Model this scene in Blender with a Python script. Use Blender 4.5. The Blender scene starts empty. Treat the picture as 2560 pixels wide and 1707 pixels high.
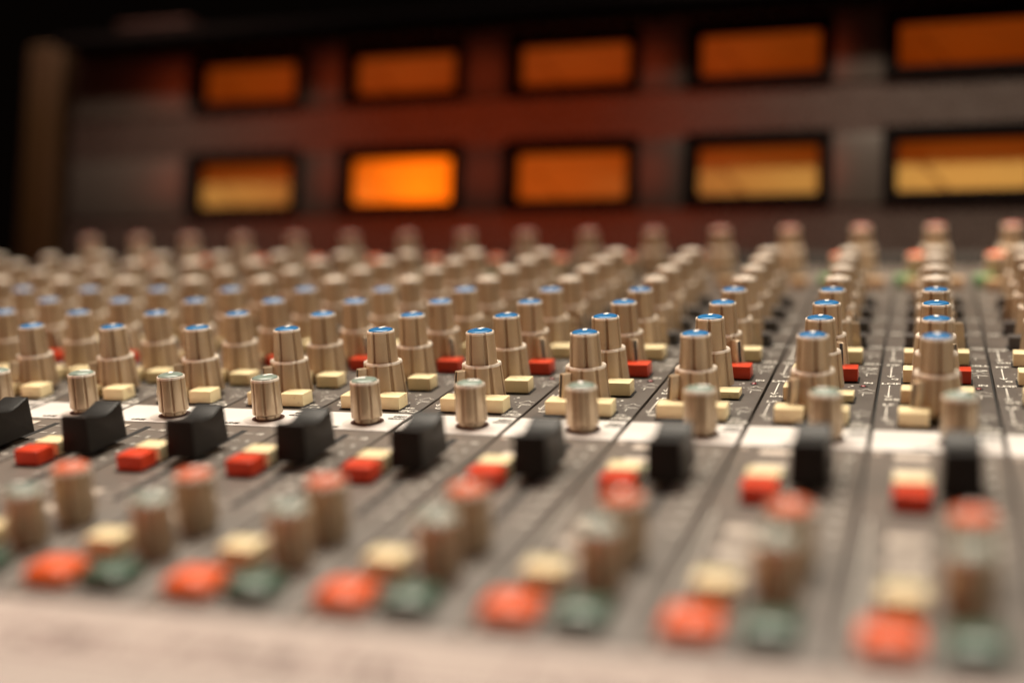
import bpy, bmesh, math, random
from mathutils import Vector, Matrix
random.seed(7)
U = 0.04                      # one channel strip is 40 mm wide; all lengths below are in strip widths
scene = bpy.context.scene
col = scene.collection

# ---------------------------------------------------------------- camera
CAM = Vector((-0.0865, -10.6645, 2.8573))
M = ((0.94933239, 0.31003335, -0.05145228), (0.01337284, -0.20342025, -0.97900019), (-0.31398914, 0.92870852, -0.19725946))
FPX = 3129.46
cd = bpy.data.cameras.new('camera'); cam = bpy.data.objects.new('camera', cd); col.objects.link(cam)
right, down, fwd = Vector(M[0]), Vector(M[1]), Vector(M[2])
rot = Matrix((right, -down, -fwd)).transposed()
cam.matrix_world = Matrix.Translation(CAM * U) @ rot.to_4x4()
cd.sensor_width = 36; cd.sensor_fit = 'HORIZONTAL'; cd.lens = FPX / 2560 * 36
cd.clip_start = 0.01; cd.clip_end = 50
cd.dof.use_dof = True; cd.dof.focus_distance = 11.62 * U; cd.dof.aperture_fstop = 2.45
scene.camera = cam

# ---------------------------------------------------------------- world, lights, exposure
w = bpy.data.worlds.new('World'); scene.world = w; w.use_nodes = True
w.node_tree.nodes['Background'].inputs[0].default_value = (1.0, .62, .42, 1)
w.node_tree.nodes['Background'].inputs[1].default_value = 0.0015
def area(name, loc, target, sx, sy, power, color):
    l = bpy.data.lights.new(name, 'AREA'); l.shape = 'RECTANGLE'; l.size = sx * U; l.size_y = sy * U
    l.energy = power; l.color = color
    o = bpy.data.objects.new(name, l); col.objects.link(o)
    o.location = Vector(loc) * U
    o.rotation_euler = (Vector(target) - Vector(loc)).to_track_quat('-Z', 'Y').to_euler()
    return o
def spot(name, loc, target, power, color, deg, blend, radius=1.):
    l = bpy.data.lights.new(name, 'SPOT'); l.energy = power; l.color = color; l.spot_size = math.radians(deg); l.spot_blend = blend
    l.shadow_soft_size = radius * U
    o = bpy.data.objects.new(name, l); col.objects.link(o); o.location = Vector(loc) * U
    o.rotation_euler = (Vector(target) - Vector(loc)).to_track_quat('-Z', 'Y').to_euler()
    return o
area('ceiling_lamp', (-7, 12, 31), (-4, -2, 0), 30, 9, 45, (1, .885, .73))
spot('right_fill', (27, -8, 12), (0, .6, 0), 26, (1, .88, .74), 24, .5, 3)  # unseen fill light, cone aimed to miss the meter bridge
spot('left_fill', (-36, -8, 12), (-6, .6, 0), 33, (1, .68, .46), 24, .5, 3)  # added warm fill from the left, kept off the bridge
spot('left_bridge_fill', (-14.2, 2.0, 28), (-12.8, 10.6, 1.2), 190, (1, .80, .60), 10.5, .12, 2)  # invented beam brightening the left end of the meter bridge
spot('right_bridge_fill', (1.8, 2.0, 28), (1.2, 12.4, 1.2), 210, (1, .80, .60), 23, .15, 2)  # same kind of added beam for the right end of the bridge
area('red_reflection_panel', (-18, -20, 18.5), (-7.5, 9, 2), 21, 13, 2.1, (1, .10, .022))  # unseen red panel, added for the red reflection in the bridge
scene.view_settings.view_transform = 'Standard'; scene.view_settings.look = 'None'
scene.view_settings.exposure = -0.1; scene.view_settings.gamma = 1
scene.view_settings.use_curve_mapping = False
scene.render.engine = 'CYCLES'

# ---------------------------------------------------------------- materials
def mat(name, base, rough=.5, spec=.5, ior=1.5, var=0., vscale=30, var2=None, bump=0., bscale=300, coat=0., rnd=0., emit=None, es=0., metal=0., dirt=None, dscale=60, dlo=.62, dhi=.75):
    m = bpy.data.materials.new(name); m.use_nodes = True
    nt = m.node_tree; N = nt.nodes; L = nt.links; p = N['Principled BSDF']
    p.inputs['Roughness'].default_value = rough; p.inputs['IOR'].default_value = ior
    p.inputs['Specular IOR Level'].default_value = spec; p.inputs['Metallic'].default_value = metal
    p.inputs['Coat Weight'].default_value = coat; p.inputs['Coat Roughness'].default_value = .08
    p.inputs['Base Color'].default_value = (*base, 1)
    tc = N.new('ShaderNodeTexCoord'); oi = N.new('ShaderNodeObjectInfo')
    off = N.new('ShaderNodeVectorMath'); off.operation = 'MULTIPLY_ADD'
    L.new(oi.outputs['Random'], off.inputs[0]); off.inputs[1].default_value = (3.1, 2.3, 1.7)
    L.new(tc.outputs['Object'], off.inputs[2]); vec = off.outputs[0]
    colsock = None
    def mix(fac, a, b, blend='MIX'):
        x = N.new('ShaderNodeMix'); x.data_type = 'RGBA'; x.blend_type = blend
        if hasattr(fac, 'links'): L.new(fac, x.inputs['Factor'])
        else: x.inputs['Factor'].default_value = fac
        for s, v in ((x.inputs[6], a), (x.inputs[7], b)):
            if hasattr(v, 'links'): L.new(v, s)
            else: s.default_value = (*v, 1)
        return x.outputs[2]
    def noise(scale, detail=6, rough=.6):
        n = N.new('ShaderNodeTexNoise'); n.inputs['Scale'].default_value = scale; n.inputs['Detail'].default_value = detail
        n.inputs['Roughness'].default_value = rough; L.new(vec, n.inputs['Vector']); return n.outputs['Fac']
    def ramp(s, lo, hi):
        r = N.new('ShaderNodeMapRange'); r.inputs['From Min'].default_value = lo; r.inputs['From Max'].default_value = hi
        L.new(s, r.inputs['Value']); return r.outputs['Result']
    cur = base
    if var > 0:
        alt = var2 or tuple(c * (1 - var) for c in base)
        cur = mix(ramp(noise(vscale), .35, .65), cur, alt)
    if dirt:
        cur = mix(ramp(noise(dscale, 8, .7), dlo, dhi), cur, dirt)
    if rnd > 0:
        r = N.new('ShaderNodeMapRange'); L.new(oi.outputs['Random'], r.inputs['Value'])
        r.inputs['To Min'].default_value = 1 - rnd; r.inputs['To Max'].default_value = 1 + rnd * .5
        h = N.new('ShaderNodeHueSaturation'); L.new(r.outputs[0], h.inputs['Value'])
        if hasattr(cur, 'links'): L.new(cur, h.inputs['Color'])
        else: h.inputs['Color'].default_value = (*cur, 1)
        cur = h.outputs[0]
    if hasattr(cur, 'links'): L.new(cur, p.inputs['Base Color'])
    if bump > 0:
        b = N.new('ShaderNodeBump'); b.inputs['Strength'].default_value = bump; b.inputs['Distance'].default_value = .0002
        L.new(noise(bscale, 4), b.inputs['Height']); L.new(b.outputs[0], p.inputs['Normal'])
        rr = N.new('ShaderNodeMapRange'); L.new(noise(bscale * .2, 5), rr.inputs['Value'])
        rr.inputs['To Min'].default_value = rough * .75; rr.inputs['To Max'].default_value = min(1, rough * 1.3)
        L.new(rr.outputs[0], p.inputs['Roughness'])
    if emit:
        p.inputs['Emission Color'].default_value = (*emit, 1); p.inputs['Emission Strength'].default_value = es
    return m
K = {}
K['panel'] = mat('painted_panel', (.105, .089, .077), .40, var=.25, vscale=60, bump=.35, bscale=1500, dirt=(.30, .27, .24), dscale=1100, dlo=.66, dhi=.76)
K['fpanel'] = mat('fader_panel', (.145, .124, .108), .42, var=.2, vscale=40, bump=.3, bscale=1500, dirt=(.42, .38, .34), dscale=700, dlo=.70, dhi=.8)
K['body'] = mat('knob_plastic', (.50, .39, .265), .31, spec=.6, metal=.45, var=.10, vscale=45, rnd=.10, bump=.08, bscale=500, dirt=(.22, .14, .08), dscale=60, dlo=.60, dhi=.90)
K['groove_grime_shade'] = mat('grime_and_shade_in_grooves', (.27, .18, .105), .35, spec=.6, metal=.3)  # groove faces: dirt and groove shadow painted in one dark colour
K['rim'] = mat('pale_knob_rim', (.80, .72, .62), .3, var=.15, vscale=200)  # rim paler than the knob body
K['pale'] = mat('pale_cap_plastic', (.60, .52, .43), .35, var=.12, vscale=90, rnd=.08)
K['blue'] = mat('blue_cap', (.020, .165, .40), .25, spec=.5, var=.12, vscale=120, rnd=.10, bump=.1, bscale=600)
K['redcap'] = mat('red_cap', (.66, .12, .036), .55, spec=.3, var=.15, vscale=90, rnd=.1)
K['grey'] = mat('grey_green_cap', (.24, .31, .27), .25, spec=.5, var=.2, vscale=120, rnd=.1)
K['line'] = mat('white_marking', (.92, .91, .88), .5)
K['dullred'] = mat('dull_red_cap', (.26, .035, .022), .5, var=.15, vscale=90, rnd=.15)
K['blk'] = mat('black_line', (.012, .011, .011), .4)
K['cream'] = mat('cream_button_plastic', (.90, .77, .47), .40, var=.10, vscale=80, rnd=.06, bump=.1, bscale=700, dirt=(.34, .19, .08), dscale=140, dlo=.60, dhi=.72)
K['red'] = mat('red_button_plastic', (.66, .052, .014), .35, var=.2, vscale=90, rnd=.08)
K['dark'] = mat('black_button_plastic', (.085, .080, .078), .34, var=.2, vscale=90, rnd=.1, dirt=(.2, .18, .16), dscale=200, dlo=.66, dhi=.8)
K['orange'] = mat('orange_button_plastic', (.38, .25, .14), .4)
K['greenb'] = mat('pale_green_button_plastic', (.13, .27, .12), .4)
K['fader'] = mat('fader_plastic', (.008, .0070, .0065), .42, spec=.3, var=.3, vscale=60, bump=.25, bscale=900)
K['hole'] = mat('recess_black', (.006, .005, .005), .8)
K['ring'] = mat('recess_shadow_brown', (.055, .014, .008), .7)  # red-brown shadow under the small knob, painted as a flat disc
K['white'] = mat('white_enamel', (.70, .675, .65), .5, spec=.3, var=.08, vscale=50, dirt=(.5, .44, .38), dscale=160, dlo=.66, dhi=.8)
K['grey_oval'] = mat('grey_print', (.58, .55, .52), .5)  # grey oval on the white band round the gain knob
K['print'] = mat('silk_screen_print', (.80, .77, .70), .55, var=.35, vscale=260)
K['dim'] = mat('dim_label_print', (.66, .58, .50), .5, var=.3, vscale=60)
K['greenpr'] = mat('pale_green_print', (.55, .60, .38), .5)
K['chassis'] = mat('chassis_black', (.012, .010, .009), .6)
K['rail'] = mat('worn_cream_rail', (.40, .34, .31), .6, var=.16, vscale=9, dirt=(.25, .17, .16), dscale=14, dlo=.55, dhi=.75)
K['seamdark'] = mat('gap_shadow_dark', (.05, .035, .03), .5)
K['lensred'] = mat('emissive_red_lens', (.72, .085, .012), .35, spec=.4, coat=.15, var=.1, vscale=40, emit=(1, .26, .05), es=.12)  # red lens colour plus a weak orange emission
K['lensgreen'] = mat('green_lens', (.055, .115, .08), .3, coat=.35, var=.1, vscale=40)
K['led'] = mat('red_led_lens', (.25, .01, .02), .15, coat=1)
K['bridge'] = mat('meter_bridge_panel', (.024, .018, .016), .26, spec=.5, ior=1.8, var=.2, vscale=10, bump=.15, bscale=400)
K['plate'] = mat('bridge_blank_plate', (.030, .025, .022), .28, spec=.5, ior=1.7, var=.15, vscale=10)
K['bezel'] = mat('meter_bezel_black', (.003, .0025, .0025), .9, spec=.0)
K['hood'] = mat('matt_black_hood', (.004, .003, .003), 1.0, spec=0)
K['wood'] = mat('varnished_wood', (.028, .013, .003), .6, spec=.1, var=.5, vscale=12, var2=(.03, .014, .006))
#K['shirt'] = mat('dark_red_cotton', (.50, .030, .015), .9, var=.2, vscale=30)
#K['skin'] = mat('skin', (.50, .28, .19), .5)
#K['hair'] = mat('brown_hair', (.03, .018, .01), .6)
#K['jeans'] = mat('dark_denim', (.02, .025, .04), .9)

def meter_mat(name, base, emit, strength, cx=0, cy=0, fall=0.):
    """backlit meter scale: lamp behind it, brighter near the lamp"""
    m = bpy.data.materials.new(name); m.use_nodes = True; nt = m.node_tree; N = nt.nodes; L = nt.links
    p = N['Principled BSDF']; p.inputs['Base Color'].default_value = (*base, 1)
    p.inputs['Roughness'].default_value = .12
    p.inputs['Emission Color'].default_value = (*emit, 1)
    tc = N.new('ShaderNodeTexCoord'); d = N.new('ShaderNodeVectorMath'); d.operation = 'DISTANCE'
    L.new(tc.outputs['Object'], d.inputs[0]); d.inputs[1].default_value = (cx * U, 0, cy * U)
    r = N.new('ShaderNodeMapRange'); L.new(d.outputs['Value'], r.inputs['Value'])
    r.inputs['From Max'].default_value = 1.5 * U; r.inputs['To Min'].default_value = strength; r.inputs['To Max'].default_value = strength * (1 - fall)
    L.new(r.outputs[0], p.inputs['Emission Strength'])
    return m

# ---------------------------------------------------------------- geometry helpers (strip units)
def box_bm(x0, x1, y0, y1, z0, z1, bev=0., seg=2, taper=0.):
    bm = bmesh.new(); v = []
    for z, t in ((z0, 0), (z1, taper)):
        for x, y in ((x0 + t, y0 + t), (x1 - t, y0 + t), (x1 - t, y1 - t), (x0 + t, y1 - t)): v.append(bm.verts.new((x, y, z)))
    for f in ((3, 2, 1, 0), (4, 5, 6, 7), (0, 1, 5, 4), (1, 2, 6, 5), (2, 3, 7, 6), (3, 0, 4, 7)): bm.faces.new([v[i] for i in f])
    if bev: bmesh.ops.bevel(bm, geom=bm.edges[:], offset=bev, segments=seg, profile=.6, affect='EDGES')
    return bm
def join(bm, other, mi=None):
    t = bpy.data.meshes.new('tmp'); other.to_mesh(t); old = set(bm.faces); bm.from_mesh(t); bpy.data.meshes.remove(t)
    if mi is not None:
        for f in bm.faces:
            if f not in old: f.material_index = mi
    other.free(); return bm
def quad(bm, x0, x1, y0, y1, z, mi=0):
    f = bm.faces.new([bm.verts.new(c) for c in ((x0, y0, z), (x1, y0, z), (x1, y1, z), (x0, y1, z))]); f.material_index = mi
def mesh(name, bm, mats, smooth=None):
    for v in bm.verts: v.co *= U
    bmesh.ops.recalc_face_normals(bm, faces=bm.faces[:])
    me = bpy.data.meshes.new(name); bm.to_mesh(me); bm.free()
    for m in (mats if isinstance(mats, (list, tuple)) else [mats]): me.materials.append(m)
    if smooth is not None:
        me.shade_smooth(); me.set_sharp_from_angle(angle=math.radians(smooth))
    return me
def link(name, me, parent=None, loc=(0, 0, 0), rz=0., rx=0.):
    o = bpy.data.objects.new(name, me); col.objects.link(o)
    o.location = Vector(loc) * U; o.rotation_euler = (rx, 0, rz)
    if parent is not None: o.parent = parent
    return o
def flute(th, n, depth, width=.24):
    t = (th * n / (2 * math.pi) + .5 / 120 * n) % 1.0
    d = min(t, 1 - t) / (width / 2)
    return 1 - depth * min(1, (1 - d) * 2.2) if d < 1 else 1.0
def lathe(prof, n=0, depth=0., seg=120, cap_top=True, cap_bot=True, rim=None):
    """prof: (r, z, flute amount)"""
    bm = bmesh.new(); rings = []
    for r, z, a in prof:
        rings.append([bm.verts.new((r * (flute(2 * math.pi * i / seg, n, depth * a) if n else 1) * math.cos(2 * math.pi * i / seg),
                                    r * (flute(2 * math.pi * i / seg, n, depth * a) if n else 1) * math.sin(2 * math.pi * i / seg), z)) for i in range(seg)])
    for q, (a, b) in enumerate(zip(rings, rings[1:])):
        for i in range(seg):
            f = bm.faces.new((a[i], a[(i + 1) % seg], b[(i + 1) % seg], b[i]))
            if rim and rim[0] <= q < rim[1]: f.material_index = rim[2]
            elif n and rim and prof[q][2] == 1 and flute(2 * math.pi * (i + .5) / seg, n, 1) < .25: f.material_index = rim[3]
    if cap_bot: bm.faces.new(rings[0][::-1])
    if cap_top: bm.faces.new(rings[-1])
    return bm

# dual control knob: fluted skirt with a pointer fin, inner knob, domed cap with a white line
def skirt_mesh():
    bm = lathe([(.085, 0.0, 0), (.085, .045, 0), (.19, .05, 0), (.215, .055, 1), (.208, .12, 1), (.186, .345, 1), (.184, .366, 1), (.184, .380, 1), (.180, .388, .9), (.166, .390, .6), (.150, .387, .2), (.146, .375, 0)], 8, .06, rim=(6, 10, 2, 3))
    fin = box_bm(.12, .292, -.036, .036, .055, .345, .010, 2)
    for v in fin.verts:
        if v.co.x > .2: v.co.x -= .03 * (v.co.z - .055) / .3
    join(bm, fin, 0)
    ln = bmesh.new()
    vs = [ln.verts.new(c) for c in ((.2942, -.016, .065), (.2942, .016, .065), (.2665, .016, .335), (.2665, -.016, .335))]; ln.faces.new(vs)
    join(bm, ln, 1)
    return mesh('skirt', bm, [K['body'], K['blk'], K['rim'], K['groove_grime_shade']], 35)
def inner_mesh():
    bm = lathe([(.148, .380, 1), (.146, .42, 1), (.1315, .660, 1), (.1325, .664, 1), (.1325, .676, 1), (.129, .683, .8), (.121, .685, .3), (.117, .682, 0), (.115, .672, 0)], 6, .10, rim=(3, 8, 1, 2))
    return mesh('inner_knob', bm, [K['body'], K['rim'], K['groove_grime_shade']], 35)
def cap_mesh(r, z, m, line=True, dome=.014):
    prof = [(r, z - .03, 0), (r, z + .004, 0), (r - .004, z + .009, 0)] + [((r - .008) * math.cos(a), z + .010 + dome * math.sin(a), 0) for a in (.2, .5, .8, 1.1, 1.4)]
    bm = lathe(prof, seg=64)
    if line:
        ln = bmesh.new(); n = 8; w_ = .018; row = []
        for i in range(n + 1):
            y = -.010 + (r * .74 + .010) * i / n
            zz = z + .010 + dome * math.sqrt(max(0, 1 - (y / (r - .008)) ** 2)) + .0022
            row.append((ln.verts.new((-w_, y, zz)), ln.verts.new((w_, y, zz))))
        for a, b in zip(row, row[1:]): ln.faces.new((a[0], a[1], b[1], b[0]))
        join(bm, ln, 1)
    return mesh('knob_cap', bm, [m, K['line']], 40)
def small_mesh(h=.41):
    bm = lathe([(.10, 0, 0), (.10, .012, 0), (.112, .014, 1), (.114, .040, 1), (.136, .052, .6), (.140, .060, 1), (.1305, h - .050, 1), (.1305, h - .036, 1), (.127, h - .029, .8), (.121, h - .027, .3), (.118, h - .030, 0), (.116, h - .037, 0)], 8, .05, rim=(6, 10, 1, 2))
    return mesh('small_knob', bm, [K['body'], K['rim'], K['groove_grime_shade']], 35)
ME = {'skirt': skirt_mesh(), 'inner': inner_mesh(), 'small': small_mesh(.41)}
ME['cap_blue'] = cap_mesh(.1165, .683, K['blue'])
ME['cap_pale'] = cap_mesh(.1145, .683, K['pale'])
ME['cap_red_big'] = cap_mesh(.1165, .683, K['dullred'])
ME['cap_grey'] = cap_mesh(.1155, .382, K['grey'], dome=.016)
ME['cap_red'] = cap_mesh(.1155, .382, K['redcap'], dome=.020)
ME['ring'] = mesh('knob_recess_shadow', lathe([(.150, .0045, 0), (.150, .0046, 0)], seg=48), K['ring'])
def button(h, m):
    bm = box_bm(-.119, .119, -.10, .10, .012, h, .006, 2)
    join(bm, box_bm(-.135, .135, -.115, .115, .0, .008), 1)
    return mesh('button', bm, [m, K['hole']], 40)
for c in ('cream', 'red', 'dark', 'orange', 'greenb'): ME['b_' + c] = button(.132, K[c])
ME['b_cream_low'] = button(.075, K['cream'])
ME['led'] = mesh('led', join(lathe([(.024, .004, 0), (.022, .008, 0), (.015, .012, 0), (.005, .014, 0)], seg=24), lathe([(.040, .003, 0), (.040, .0035, 0)], seg=24), 1), [K['led'], K['hole']], 50)
def lens_mesh(m):
    bm = box_bm(-.155, .155, -.145, .145, .0, .10, .045, 5)
    for v in bm.verts:
        if v.co.z > .05: v.co.z += .03 * max(0, 1 - (v.co.x / .16) ** 2) * max(0, 1 - (v.co.y / .15) ** 2)
    bmesh.ops.subdivide_edges(bm, edges=[e for e in bm.edges if e.calc_length() > .1], cuts=4, use_grid_fill=True)
    for v in bm.verts:
        if v.co.z > .09: v.co.z = .10 + .035 * max(0, 1 - (v.co.x / .16) ** 2) * max(0, 1 - (v.co.y / .15) ** 2)
    return mesh('lens', bm, m, 50)
ME['lens_red'] = lens_mesh(K['lensred']); ME['lens_green'] = lens_mesh(K['lensgreen'])
def fader_mesh():
    bm = bmesh.new(); n = 14; ringsL = []; 
    top = []
    for i in range(n + 1):
        t = i / n; y = -.25 + .50 * t
        top.append((y, .365 - .050 * math.sin(math.pi * min(1, max(0, (t - .06) / .88))) ** 1.2 + .012 * t))
    def side(s):
        b0 = bm.verts.new((s * .136, -.265, .055)); b1 = bm.verts.new((s * .136, .265, .055))
        return [b0] + [bm.verts.new((s * .124, y, z)) for y, z in top] + [b1]
    A, B = side(-1), side(1)
    bm.faces.new(A[::-1]); bm.faces.new(B)
    for i in range(len(A)): j = (i + 1) % len(A); bm.faces.new((A[i], A[j], B[j], B[i]))
    bmesh.ops.recalc_face_normals(bm, faces=bm.faces[:])
    ed = [e for e in bm.edges if len(e.link_faces) == 2 and e.calc_face_angle(0) > .6]
    bmesh.ops.bevel(bm, geom=ed, offset=.009, segments=3, profile=.6, affect='EDGES')
    join(bm, box_bm(-.022, .022, -.06, .06, -.02, .06), 0)
    return mesh('fader_cap', bm, K['fader'], 40)
ME['fader'] = fader_mesh()

# ---------------------------------------------------------------- printing on a channel panel
def text_bm(s, x, y, h, z, sx=1.0):
    cu = bpy.data.curves.new('t', 'FONT'); cu.body = s; cu.size = h; cu.align_x = 'CENTER'; cu.resolution_u = 3; cu.offset = .0028
    o = bpy.data.objects.new('t', cu); col.objects.link(o)
    bpy.context.view_layer.update()
    me = bpy.data.meshes.new_from_object(o.evaluated_get(bpy.context.evaluated_depsgraph_get()))
    bpy.data.objects.remove(o); bpy.data.curves.remove(cu)
    bm = bmesh.new(); bm.from_mesh(me); bpy.data.meshes.remove(me)
    for v in bm.verts: v.co = Vector((v.co.x * sx + x, v.co.y + y, z))
    return bm
def polyline(bm, pts, w_, z, mi=0):
    for a, b in zip(pts, pts[1:]):
        a = Vector(a); b = Vector(b); d = (b - a).normalized(); n = Vector((-d.y, d.x)) * w_ / 2; a = a - d * w_ * .4; b = b + d * w_ * .4
        f = bm.faces.new([bm.verts.new((*c, z)) for c in (a - n, b - n, b + n, a + n)]); f.material_index = mi
Z = .006
def legend_mesh():
    bm = bmesh.new()
    ROW = [0, .775, 1.55, 2.325, 3.1, 3.875, 4.65, 5.4]
    names = ['LF', 'LMF', 'MF', 'HMF', 'HF', 'A', 'B', 'C']
    for j, y in enumerate(ROW):
        join(bm, text_bm(names[j], -.39, y + .31, .085, Z, 1.15), 0)
        if j > 3: continue
        polyline(bm, [(-.40, y + .27), (-.40, y - .17)], .012, Z)
        join(bm, text_bm('Q' if j % 2 == 0 else 'kHz', -.36, y - .27, .075, Z, 1.1), 0)
        polyline(bm, [(-.43, y - .12), (-.40, y - .18), (-.37, y - .12)], .012, Z)
        # scale dots and numbers around the control
        for k in range(11):
            a = math.radians(225 - 27 * k); r = .30
            if abs(math.sin(a)) < .97:
                x_, y_ = r * math.cos(a), y + r * math.sin(a)
                quad(bm, x_ - .008, x_ + .008, y_ - .008, y_ + .008, Z)
        join(bm, text_bm(random.choice(['0', '3', '6', '9']), .27, y + .20, .055, Z), 0)
        join(bm, text_bm('15', .28, y - .22, .05, Z), 0)
        # response curve symbols
        q = [(.33 + .012 * i, y + .06 + .055 * math.exp(-((i - 6) / 2.4) ** 2)) for i in range(13)]
        if j < 5:
            polyline(bm, q, .009, Z)
            polyline(bm, [(.34, y + .02), (.40, y - .02), (.46, y - .02)], .009, Z)
        polyline(bm, [(.38, y - .06), (.38, y - .14)], .010, Z)
        polyline(bm, [(.34, y - .05), (.47, y - .05)], .007, Z)
    join(bm, text_bm('EQ', .40, -.42, .105, Z, 1.35), 0)
    join(bm, text_bm('kHz', .37, -.30, .05, Z, 1.2), 0)
    join(bm, text_bm('BELL', .40, 1.90, .08, Z, 1.15), 0)
    join(bm, text_bm('+ 6dB', .39, 1.70, .06, Z, 1.1), 0)
    join(bm, text_bm('IN', .41, 1.10, .07, Z, 1.2), 0)
    join(bm, text_bm('PRE', .41, 2.70, .07, Z, 1.1), 0)
    join(bm, text_bm('PRE', .41, 3.48, .07, Z, 1.1), 0)
    join(bm, text_bm('MUTE', .40, 4.25, .07, Z, 1.0), 0)
    # white band printing
    def b(t, x, y, h): join(bm, text_bm(t, x, y, h, Z, 1.2), 1)
    b('MIC', .40, -.60, .06); b('GAIN', .39, -.67, .055); b('LINE', -.10, -1.0, .06)
    return mesh('printed_legend', bm, [K['print'], K['blk'], K['dim'], K['greenpr']])
ME['legend'] = legend_mesh()
def fader_legend_mesh():
    bm = bmesh.new()
    # fader scale
    for k, lab in enumerate(['10', '5', '0', '5', '10', '20', '30', '40', '60']):
        y = -1.3 - k * .22
        polyline(bm, [(.03, y), (.10, y)], .010, Z); polyline(bm, [(.22, y), (.29, y)], .010, Z)
        join(bm, text_bm(lab, .37, y - .03, .07, Z), 0)
    for x, y, r in ((.37, -3.33, .055), (.37, -3.84, .06), (.40, -1.45, .03), (.40, -1.85, .03), (.38, -2.6, .04), (.36, -4.25, .05)):
        join(bm, lathe([(r, Z - .001, 0), (r, Z, 0)], seg=20), 2)
    # outline box round the group switches
    polyline(bm, [(-.42, -2.62), (-.42, -4.35), (.0, -4.35)], .012, Z)
    return mesh('fader_scale_print', bm, [K['print'], K['blk'], K['dim']])
ME['fader_legend'] = fader_legend_mesh()
PATCHES = [(-3.07, .15, 'dim'), (-3.45, .15, 'dim'), (-3.76, .10, 'dim'), (-1.29, .13, 'dim'), (-1.63, .13, 'dim'), (-1.78, .08, 'greenpr')]
for q, (y_, h_, m_) in enumerate(PATCHES):
    b_ = bmesh.new(); quad(b_, -.30, -.055, 0, h_, Z); ME['patch%d' % q] = mesh('label_patch', b_, K[m_])
def plate(y0, y1, m, bev=.008):
    return mesh('channel_panel', box_bm(-.487, .487, y0, y1, -.05, 0, bev, 2), m, 40)
ME['plate_eq'] = plate(-.472, 8.45, K['panel']); ME['plate_fd'] = plate(-4.80, -.478, K['fpanel'])
def band_mesh():
    bm = bmesh.new(); quad(bm, -.478, .478, -1.048, -.485, .003, 0)
    o = lathe([(.19, .0042, 0), (.19, .0043, 0)], seg=40)
    for v in o.verts: v.co.x = v.co.x * 1.0 + .13; v.co.y -= .80
    join(bm, o, 1); return mesh('white_band', bm, [K['white'], K['grey_oval']])
ME['band'] = band_mesh()
ME['slot'] = mesh('fader_slot', box_bm(-.028, .028, -3.13, -1.2, .002, .0045), K['hole'])
ME['screw'] = mesh('panel_screw', join(lathe([(.034, .0, 0), (.034, .006, 0), (.026, .013, 0)], seg=24), box_bm(-.024, .024, -.004, .004, .0132, .0145), 1), [K['dim'], K['hole']], 40)

# ---------------------------------------------------------------- the console
def thing(name, label, cat, loc=(0, 0, 0), group=None):
    o = bpy.data.objects.new(name, None); col.objects.link(o); o.location = Vector(loc) * U
    o['label'] = label; o['category'] = cat
    if group: o['group'] = group
    return o
console = thing('mixing_console', 'large grey studio mixing console with rows of beige knobs and an orange lit meter bridge', 'mixing console')
def inframe(x, y, z, mx=.16, my=.16):
    p = Vector((x, y, z)) - CAM; d = p.dot(fwd)
    if d < .5: return False
    px = (1280 + FPX * p.dot(right) / d) / 2560; py = (853.5 + FPX * p.dot(down) / d) / 1707
    return -mx < px < 1 + mx * .6 and -my < py < 1 + my
link('chassis', mesh('chassis', box_bm(-15.2, 3.0, -5.2, 10.5, -2.6, -.055), K['chassis']), console)

def dual(x, y, cap, kind, fin):
    k = link(kind, ME['skirt'], console, (x, y, 0), fin)
    i = link('inner_knob', ME['inner'], k, (0, 0, 0), random.uniform(0, 6.28))
    link('knob_cap', ME[cap], k, (0, 0, 0), -fin + math.radians(random.gauss(-4, 7)))
    return k
def small(x, y, cap, kind, line=0., s=1., ring=False):
    k = link(kind, ME['small'], console, (x, y, .002), random.uniform(0, 6.28)); k.scale = (s, s, s)
    link('knob_cap', ME[cap], k, (0, 0, 0), line - k.rotation_euler.z)
    if ring: link('knob_recess_shadow', ME['ring'], k, (0, 0, .002))
    return k
R = math.radians
count = {}
def btn(kind, me, x, y, z=0):
    if not inframe(x, y, z, .06, .06): return
    count[kind] = count.get(kind, 0) + 1
    link(kind, ME[me], console, (x + random.gauss(0, .003), y + random.gauss(0, .003), z), R(random.gauss(0, .8)))
ROWS = (0, .775, 1.55, 2.325)
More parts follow.
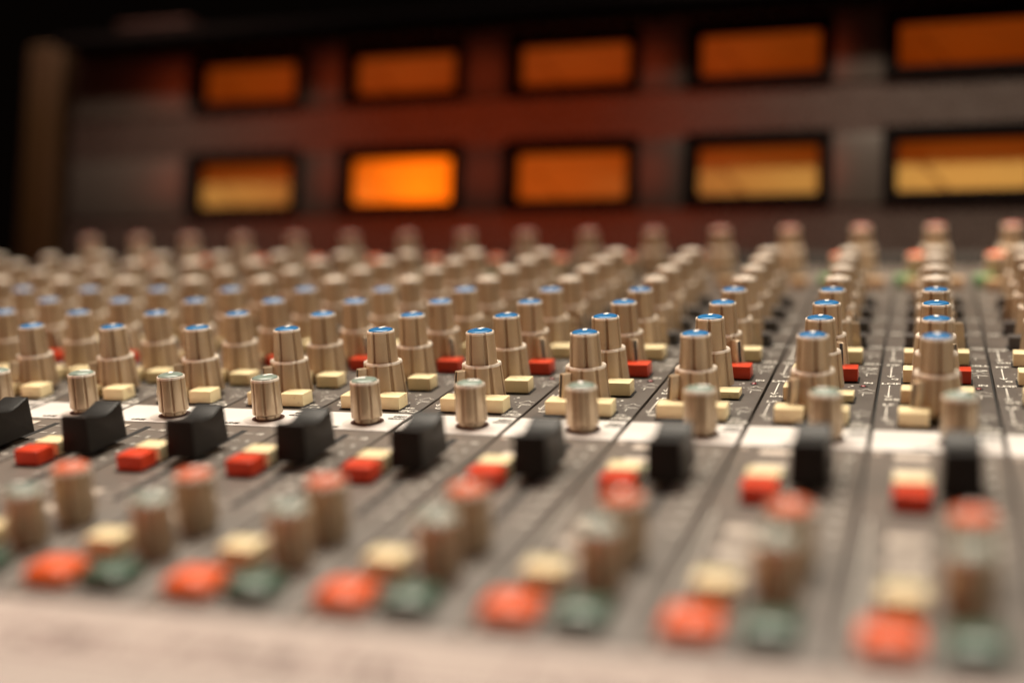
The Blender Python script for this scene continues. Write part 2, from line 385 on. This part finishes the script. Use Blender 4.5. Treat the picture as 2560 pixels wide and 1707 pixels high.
for s in range(-14, 3):
    if s <= 2:
        a = link('channel_panel', ME['plate_eq'], console, (s, 0, 0))
        if inframe(s, 3, 0, .3, .3):
            link('printed_legend', ME['legend'], a)
        if inframe(s, -.78, 0, .2): link('white_band', ME['band'], a, (0, 0, 0))
        if inframe(s, -1.5, 0, .35):
            b = link('fader_panel', ME['plate_fd'], console, (s, 0, 0))
            link('fader_slot', ME['slot'], b, (.16, 0, 0)); link('fader_scale_print', ME['fader_legend'], b)
            for q, (y_, h_, m_) in enumerate(PATCHES): link('label_patch', ME['patch%d' % q], b, (0, y_, 0))
            for yy in (-1.13, -4.72): link('panel_screw', ME['screw'], b, (-.42, yy, 0))
    fins = (R(229), R(105), R(-48), R(8))
    for j, y in enumerate(ROWS):
        if inframe(s, y, .4): dual(s, y, 'cap_blue', 'equalizer_knob', fins[j] + R(random.gauss(0, 4)))
    for y in (3.1, 3.875, 4.65, 5.4):
        if inframe(s, y, .4): dual(s, y, 'cap_pale', 'filter_knob', R(random.choice((225, 225, 180, 135, 90, 10, -45))))
    if inframe(s, 7.72, .4, .05): dual(s + .02, 7.72, 'cap_red_big', 'input_knob', R(random.choice((225, 90, 100, 60))))
    if inframe(s - .22, 6.97, .3, .05): small(s - .22, 6.97, 'cap_red', 'trim_knob')
    if inframe(s + .16, -.78, .3): small(s + .165, -.782, 'cap_grey', 'gain_knob', R(random.choice((100, 60, -60, 20, -30, 120))), ring=True)
    if inframe(s + .18, -3.586, .3, .12): small(s + .176, -3.586, 'cap_red', 'pan_knob', R(random.gauss(0, 12)), 1.04)
    if inframe(s + .15, -4.06, .3, .12): small(s + .15, -4.06, 'cap_grey', 'level_knob', R(random.uniform(-90, 90)))
    if inframe(s + .16, -2, .2, .14):
        link('fader_cap', ME['fader'], console, (s + .155, -1.96 + random.gauss(0, .02), 0))
    # switches beside the controls
    for y in (-.26, .49, 1.265, 2.04): btn('cream_button', 'b_cream', s - .17, y - .02)
    btn('cream_button', 'b_cream', s + .195, -.28)
    btn('cream_button', 'b_cream_low' if s in (-1, -2) else 'b_cream', s + .195, .47)
    btn('red_button', 'b_red', s + .195, 1.245)
    btn('cream_button', 'b_cream', s + .195, 2.02)
    for y in (2.80, 3.575, 4.35, 5.1):
        if s > -8:
            btn('black_button', 'b_dark', s + .195, y)
            if s > -4: btn('black_button', 'b_dark', s - .17, y)
    if s > -9:
        btn('orange_button', 'b_orange', s - .24, 6.42); btn('green_button', 'b_greenb', s - .38, 6.75)
        btn('tan_button', 'b_orange', s + .26, 6.55)
    if inframe(s + .37, 1.0, 0): link('indicator_light', ME['led'], console, (s + .37, 1.0, 0))
    btn('red_button', 'b_red', s - .16, -2.36); btn('cream_button', 'b_cream', s - .165, -2.10)
    btn('cream_button', 'b_cream', s - .18, -4.08)
    if inframe(s, -4.56, 0, .1): link('record_button', ME['lens_red'], console, (s - .235, -4.56, 0)); link('mute_button', ME['lens_green'], console, (s + .165, -4.55, 0))
print('buttons', count)

# front rail with a worn masking strip
link('front_gap_shadow', mesh('front_gap_shadow', box_bm(-15.2, 3.0, -4.93, -4.81, -.3, .0), K['seamdark']), console)  # dark strip painting the shadow line between panels and rail
rail = link('front_rail', mesh('front_rail', box_bm(-15.2, 3.0, -8.2, -4.94, -.9, .05, .04, 4), K['rail'], 40), console)
tb = bmesh.new(); rr = random.Random(3)
quad(tb, -9, 2.9, -5.62, -5.02, .0525, 0)
for i in range(-9, 3):
    quad(tb, i + .02, i + .045, -5.62, -5.02, .0545, 1)
    for k in range(rr.randint(3, 6)):
        x = i + .18 + k * .13; y = -5.42 + rr.uniform(-.05, .05); p = [(x, y)]
        for q in range(4): p.append((x + rr.uniform(-.02, .12), y + rr.uniform(-.08, .14)))
        polyline(tb, p, .03, .0545, 1)
K['tape'] = mat('masking_tape', (.44, .375, .34), .7, var=.1, vscale=20, dirt=(.29, .20, .19), dscale=14, dlo=.55, dhi=.72)
K['ink'] = mat('faded_marker', (.20, .13, .12), .6)
for yy, ww in ((-5.11, .02), (-5.30, .035), (-5.47, .02), (-5.56, .03)):
    quad(tb, -9, 2.9, yy - ww, yy, .0535, 1)
link('writing_strip', mesh('writing_strip', tb, [K['tape'], K['ink']]), rail)

# ---------------------------------------------------------------- meter bridge, leaning back
TILT = -math.atan(.283)
def bridge(name, me, parent=console, x=0, s=0, n=0):
    """part of the meter bridge: x along it, s up its face, n out of its face (in the bridge's own frame)"""
    o = link(name, me, parent)
    if parent is console:
        o.rotation_euler = (TILT, 0, 0)
        v = Matrix.Rotation(TILT, 3, 'X') @ Vector((x, -n, s)); o.location = (Vector((0, 8.6, 0)) + v) * U
    else: o.location = Vector((x, -n, s)) * U
    return o
tops = dict(s=2.98, h=.73); lows = dict(s=1.09, h=.83); MW = 1.91
pb = box_bm(-15.3, 6, .36, 1.6, -.6, 4.02)                       # body behind the cut-outs of the meters
for a, b in ((-.6, lows['s']), (lows['s'] + lows['h'], tops['s']), (tops['s'] + tops['h'], 4.02)): join(pb, box_bm(-15.3, 6, 0, .36, a, b))
for row in (lows, tops):
    edges = [-15.3] + [v for i in range(6) for v in (-12.56 + 3 * i, -12.56 + 3 * i + MW)] + [6]
    for a, b in zip(edges[::2], edges[1::2]): join(pb, box_bm(a, b, 0, .36, row['s'], row['s'] + row['h']))
bridge('bridge_panel', mesh('bridge_panel', pb, K['bridge'], 40))
bridge('bridge_top', mesh('bridge_top', box_bm(-15.3, 6, -.64, 1.7, 4.03, 4.2, .03, 2), K['hood'], 40))  # overhang lengthened to cast shadow on the upper meters
bridge('bridge_foot', mesh('bridge_foot', box_bm(-15.3, 6, -.14, -.01, -.02, .16, .02, 2), K['chassis'], 40))
end = bridge('wooden_end_cheek', mesh('wooden_end_cheek', box_bm(-16.2, -15.38, -.25, 2.4, -1.2, 4.22, .08, 3), K['wood'], 40))
MW = 1.91
plate_hi = mesh('blank_plate', box_bm(-.36, .36, -.035, 0, 0, 1.08, .012, 2), K['plate'], 40)
plate_wide = mesh('blank_plate', box_bm(0, 2.35, -.035, 0, 0, 1.08, .012, 2), K['plate'], 40)
def bezel_mesh(h):
    bm = bmesh.new(); e = .17; dp = -.07
    for x0, x1, z0, z1 in ((-e, MW + e, -e, 0), (-e, MW + e, h, h + e), (-e, 0, 0, h), (MW, MW + e, 0, h)):
        join(bm, box_bm(x0, x1, dp, -.002, z0, z1, .012, 2))
    for x0, x1, z0, z1 in ((.002, MW - .002, .002, .03), (.002, MW - .002, h - .03, h - .002), (.002, .03, .03, h - .03), (MW - .03, MW - .002, .03, h - .03)):
        join(bm, box_bm(x0, x1, -.0, .19, z0, z1))
    join(bm, box_bm(.003, MW - .003, .20, .24, .003, h - .003))
    return mesh('vu_meter', bm, K['bezel'], 40)
def face_mesh(h, m):
    bm = box_bm(.031, MW - .031, -.02, .015, .031, h - .031)
    # scale arc and ticks printed on the face
    pts = []
    for i in range(25):
        a = R(50 + 80 * i / 24); pts.append((MW / 2 - 1.05 * math.cos(a), -.42 + 1.05 * math.sin(a)))
    for i in range(24):
        (x0, z0), (x1, z1) = pts[i], pts[i + 1]
        if z0 < h - .04: 
            f = bm.faces.new([bm.verts.new(c) for c in ((x0, -.0215, z0), (x1, -.0215, z1), (x1, -.0215, z1 + .007), (x0, -.0215, z0 + .007))]); f.material_index = 1
    return mesh('meter_face', bm, [m, K['bezel']])
K['m_dim'] = meter_mat('meter_backlight_dim', (.20, .15, .045), (1, .125, .001), .175, MW * .5, .3, .25)
K['m_mid'] = meter_mat('meter_backlight', (.20, .15, .045), (1, .135, .001), .34, .5, .15, .30)
K['m_lit'] = meter_mat('meter_backlight_bright', (.30, .20, .05), (1, .150, .001), 1.9, 1.3, .28, .78)
K['needle'] = K['bezel']
for r_, (row, nm) in enumerate(((tops, 'T'), (lows, 'N'))):
    bz = bezel_mesh(row['h']); faces = {k: face_mesh(row['h'], K[k]) for k in ('m_dim', 'm_mid', 'm_lit')}
    for i in range(6):
        kind = 'm_dim'
        if r_ == 1 and i == 1: kind = 'm_lit'
        if r_ == 1 and i == 2: kind = 'm_mid'
        o = bridge('vu_meter', bz, console, -12.56 + 3 * i, row['s'])
        bridge('meter_face', faces[kind], o, 0, 0, -.18)
        nd = bmesh.new(); join(nd, box_bm(-.008, .008, -.034, -.028, 0, .62))
        n_ = bridge('needle', mesh('needle', nd, K['needle']), o, MW / 2 - .2, .06, -.17)
        n_.rotation_euler = (0, R(-42), 0)
        bridge('blank_plate', plate_hi, console, -12.56 + 3 * i + MW + .545, row['s'] - .17)
    bridge('blank_plate', plate_wide, console, -15.22, row['s'] - .17)

# small reddish case on top of the bridge, far left
cs = thing('equipment_case', 'small dark reddish case on top of the meter bridge at its left end', 'case', (-14.0, 10.55, 3.83))
cs.rotation_euler = (-math.atan(.283), 0, 0)
link('case_body', mesh('case_body', box_bm(-.75, .75, -.35, .6, 0, .42, .05, 3), mat('dark_red_leather', (.012, .003, .002), .8, spec=.1, var=.3, vscale=40), 40), cs)
link('case_lid', mesh('case_lid', box_bm(-.77, .77, -.37, .62, .425, .55, .04, 3), mat('dark_red_lid', (.016, .004, .0025), .8, spec=.1), 40), cs)
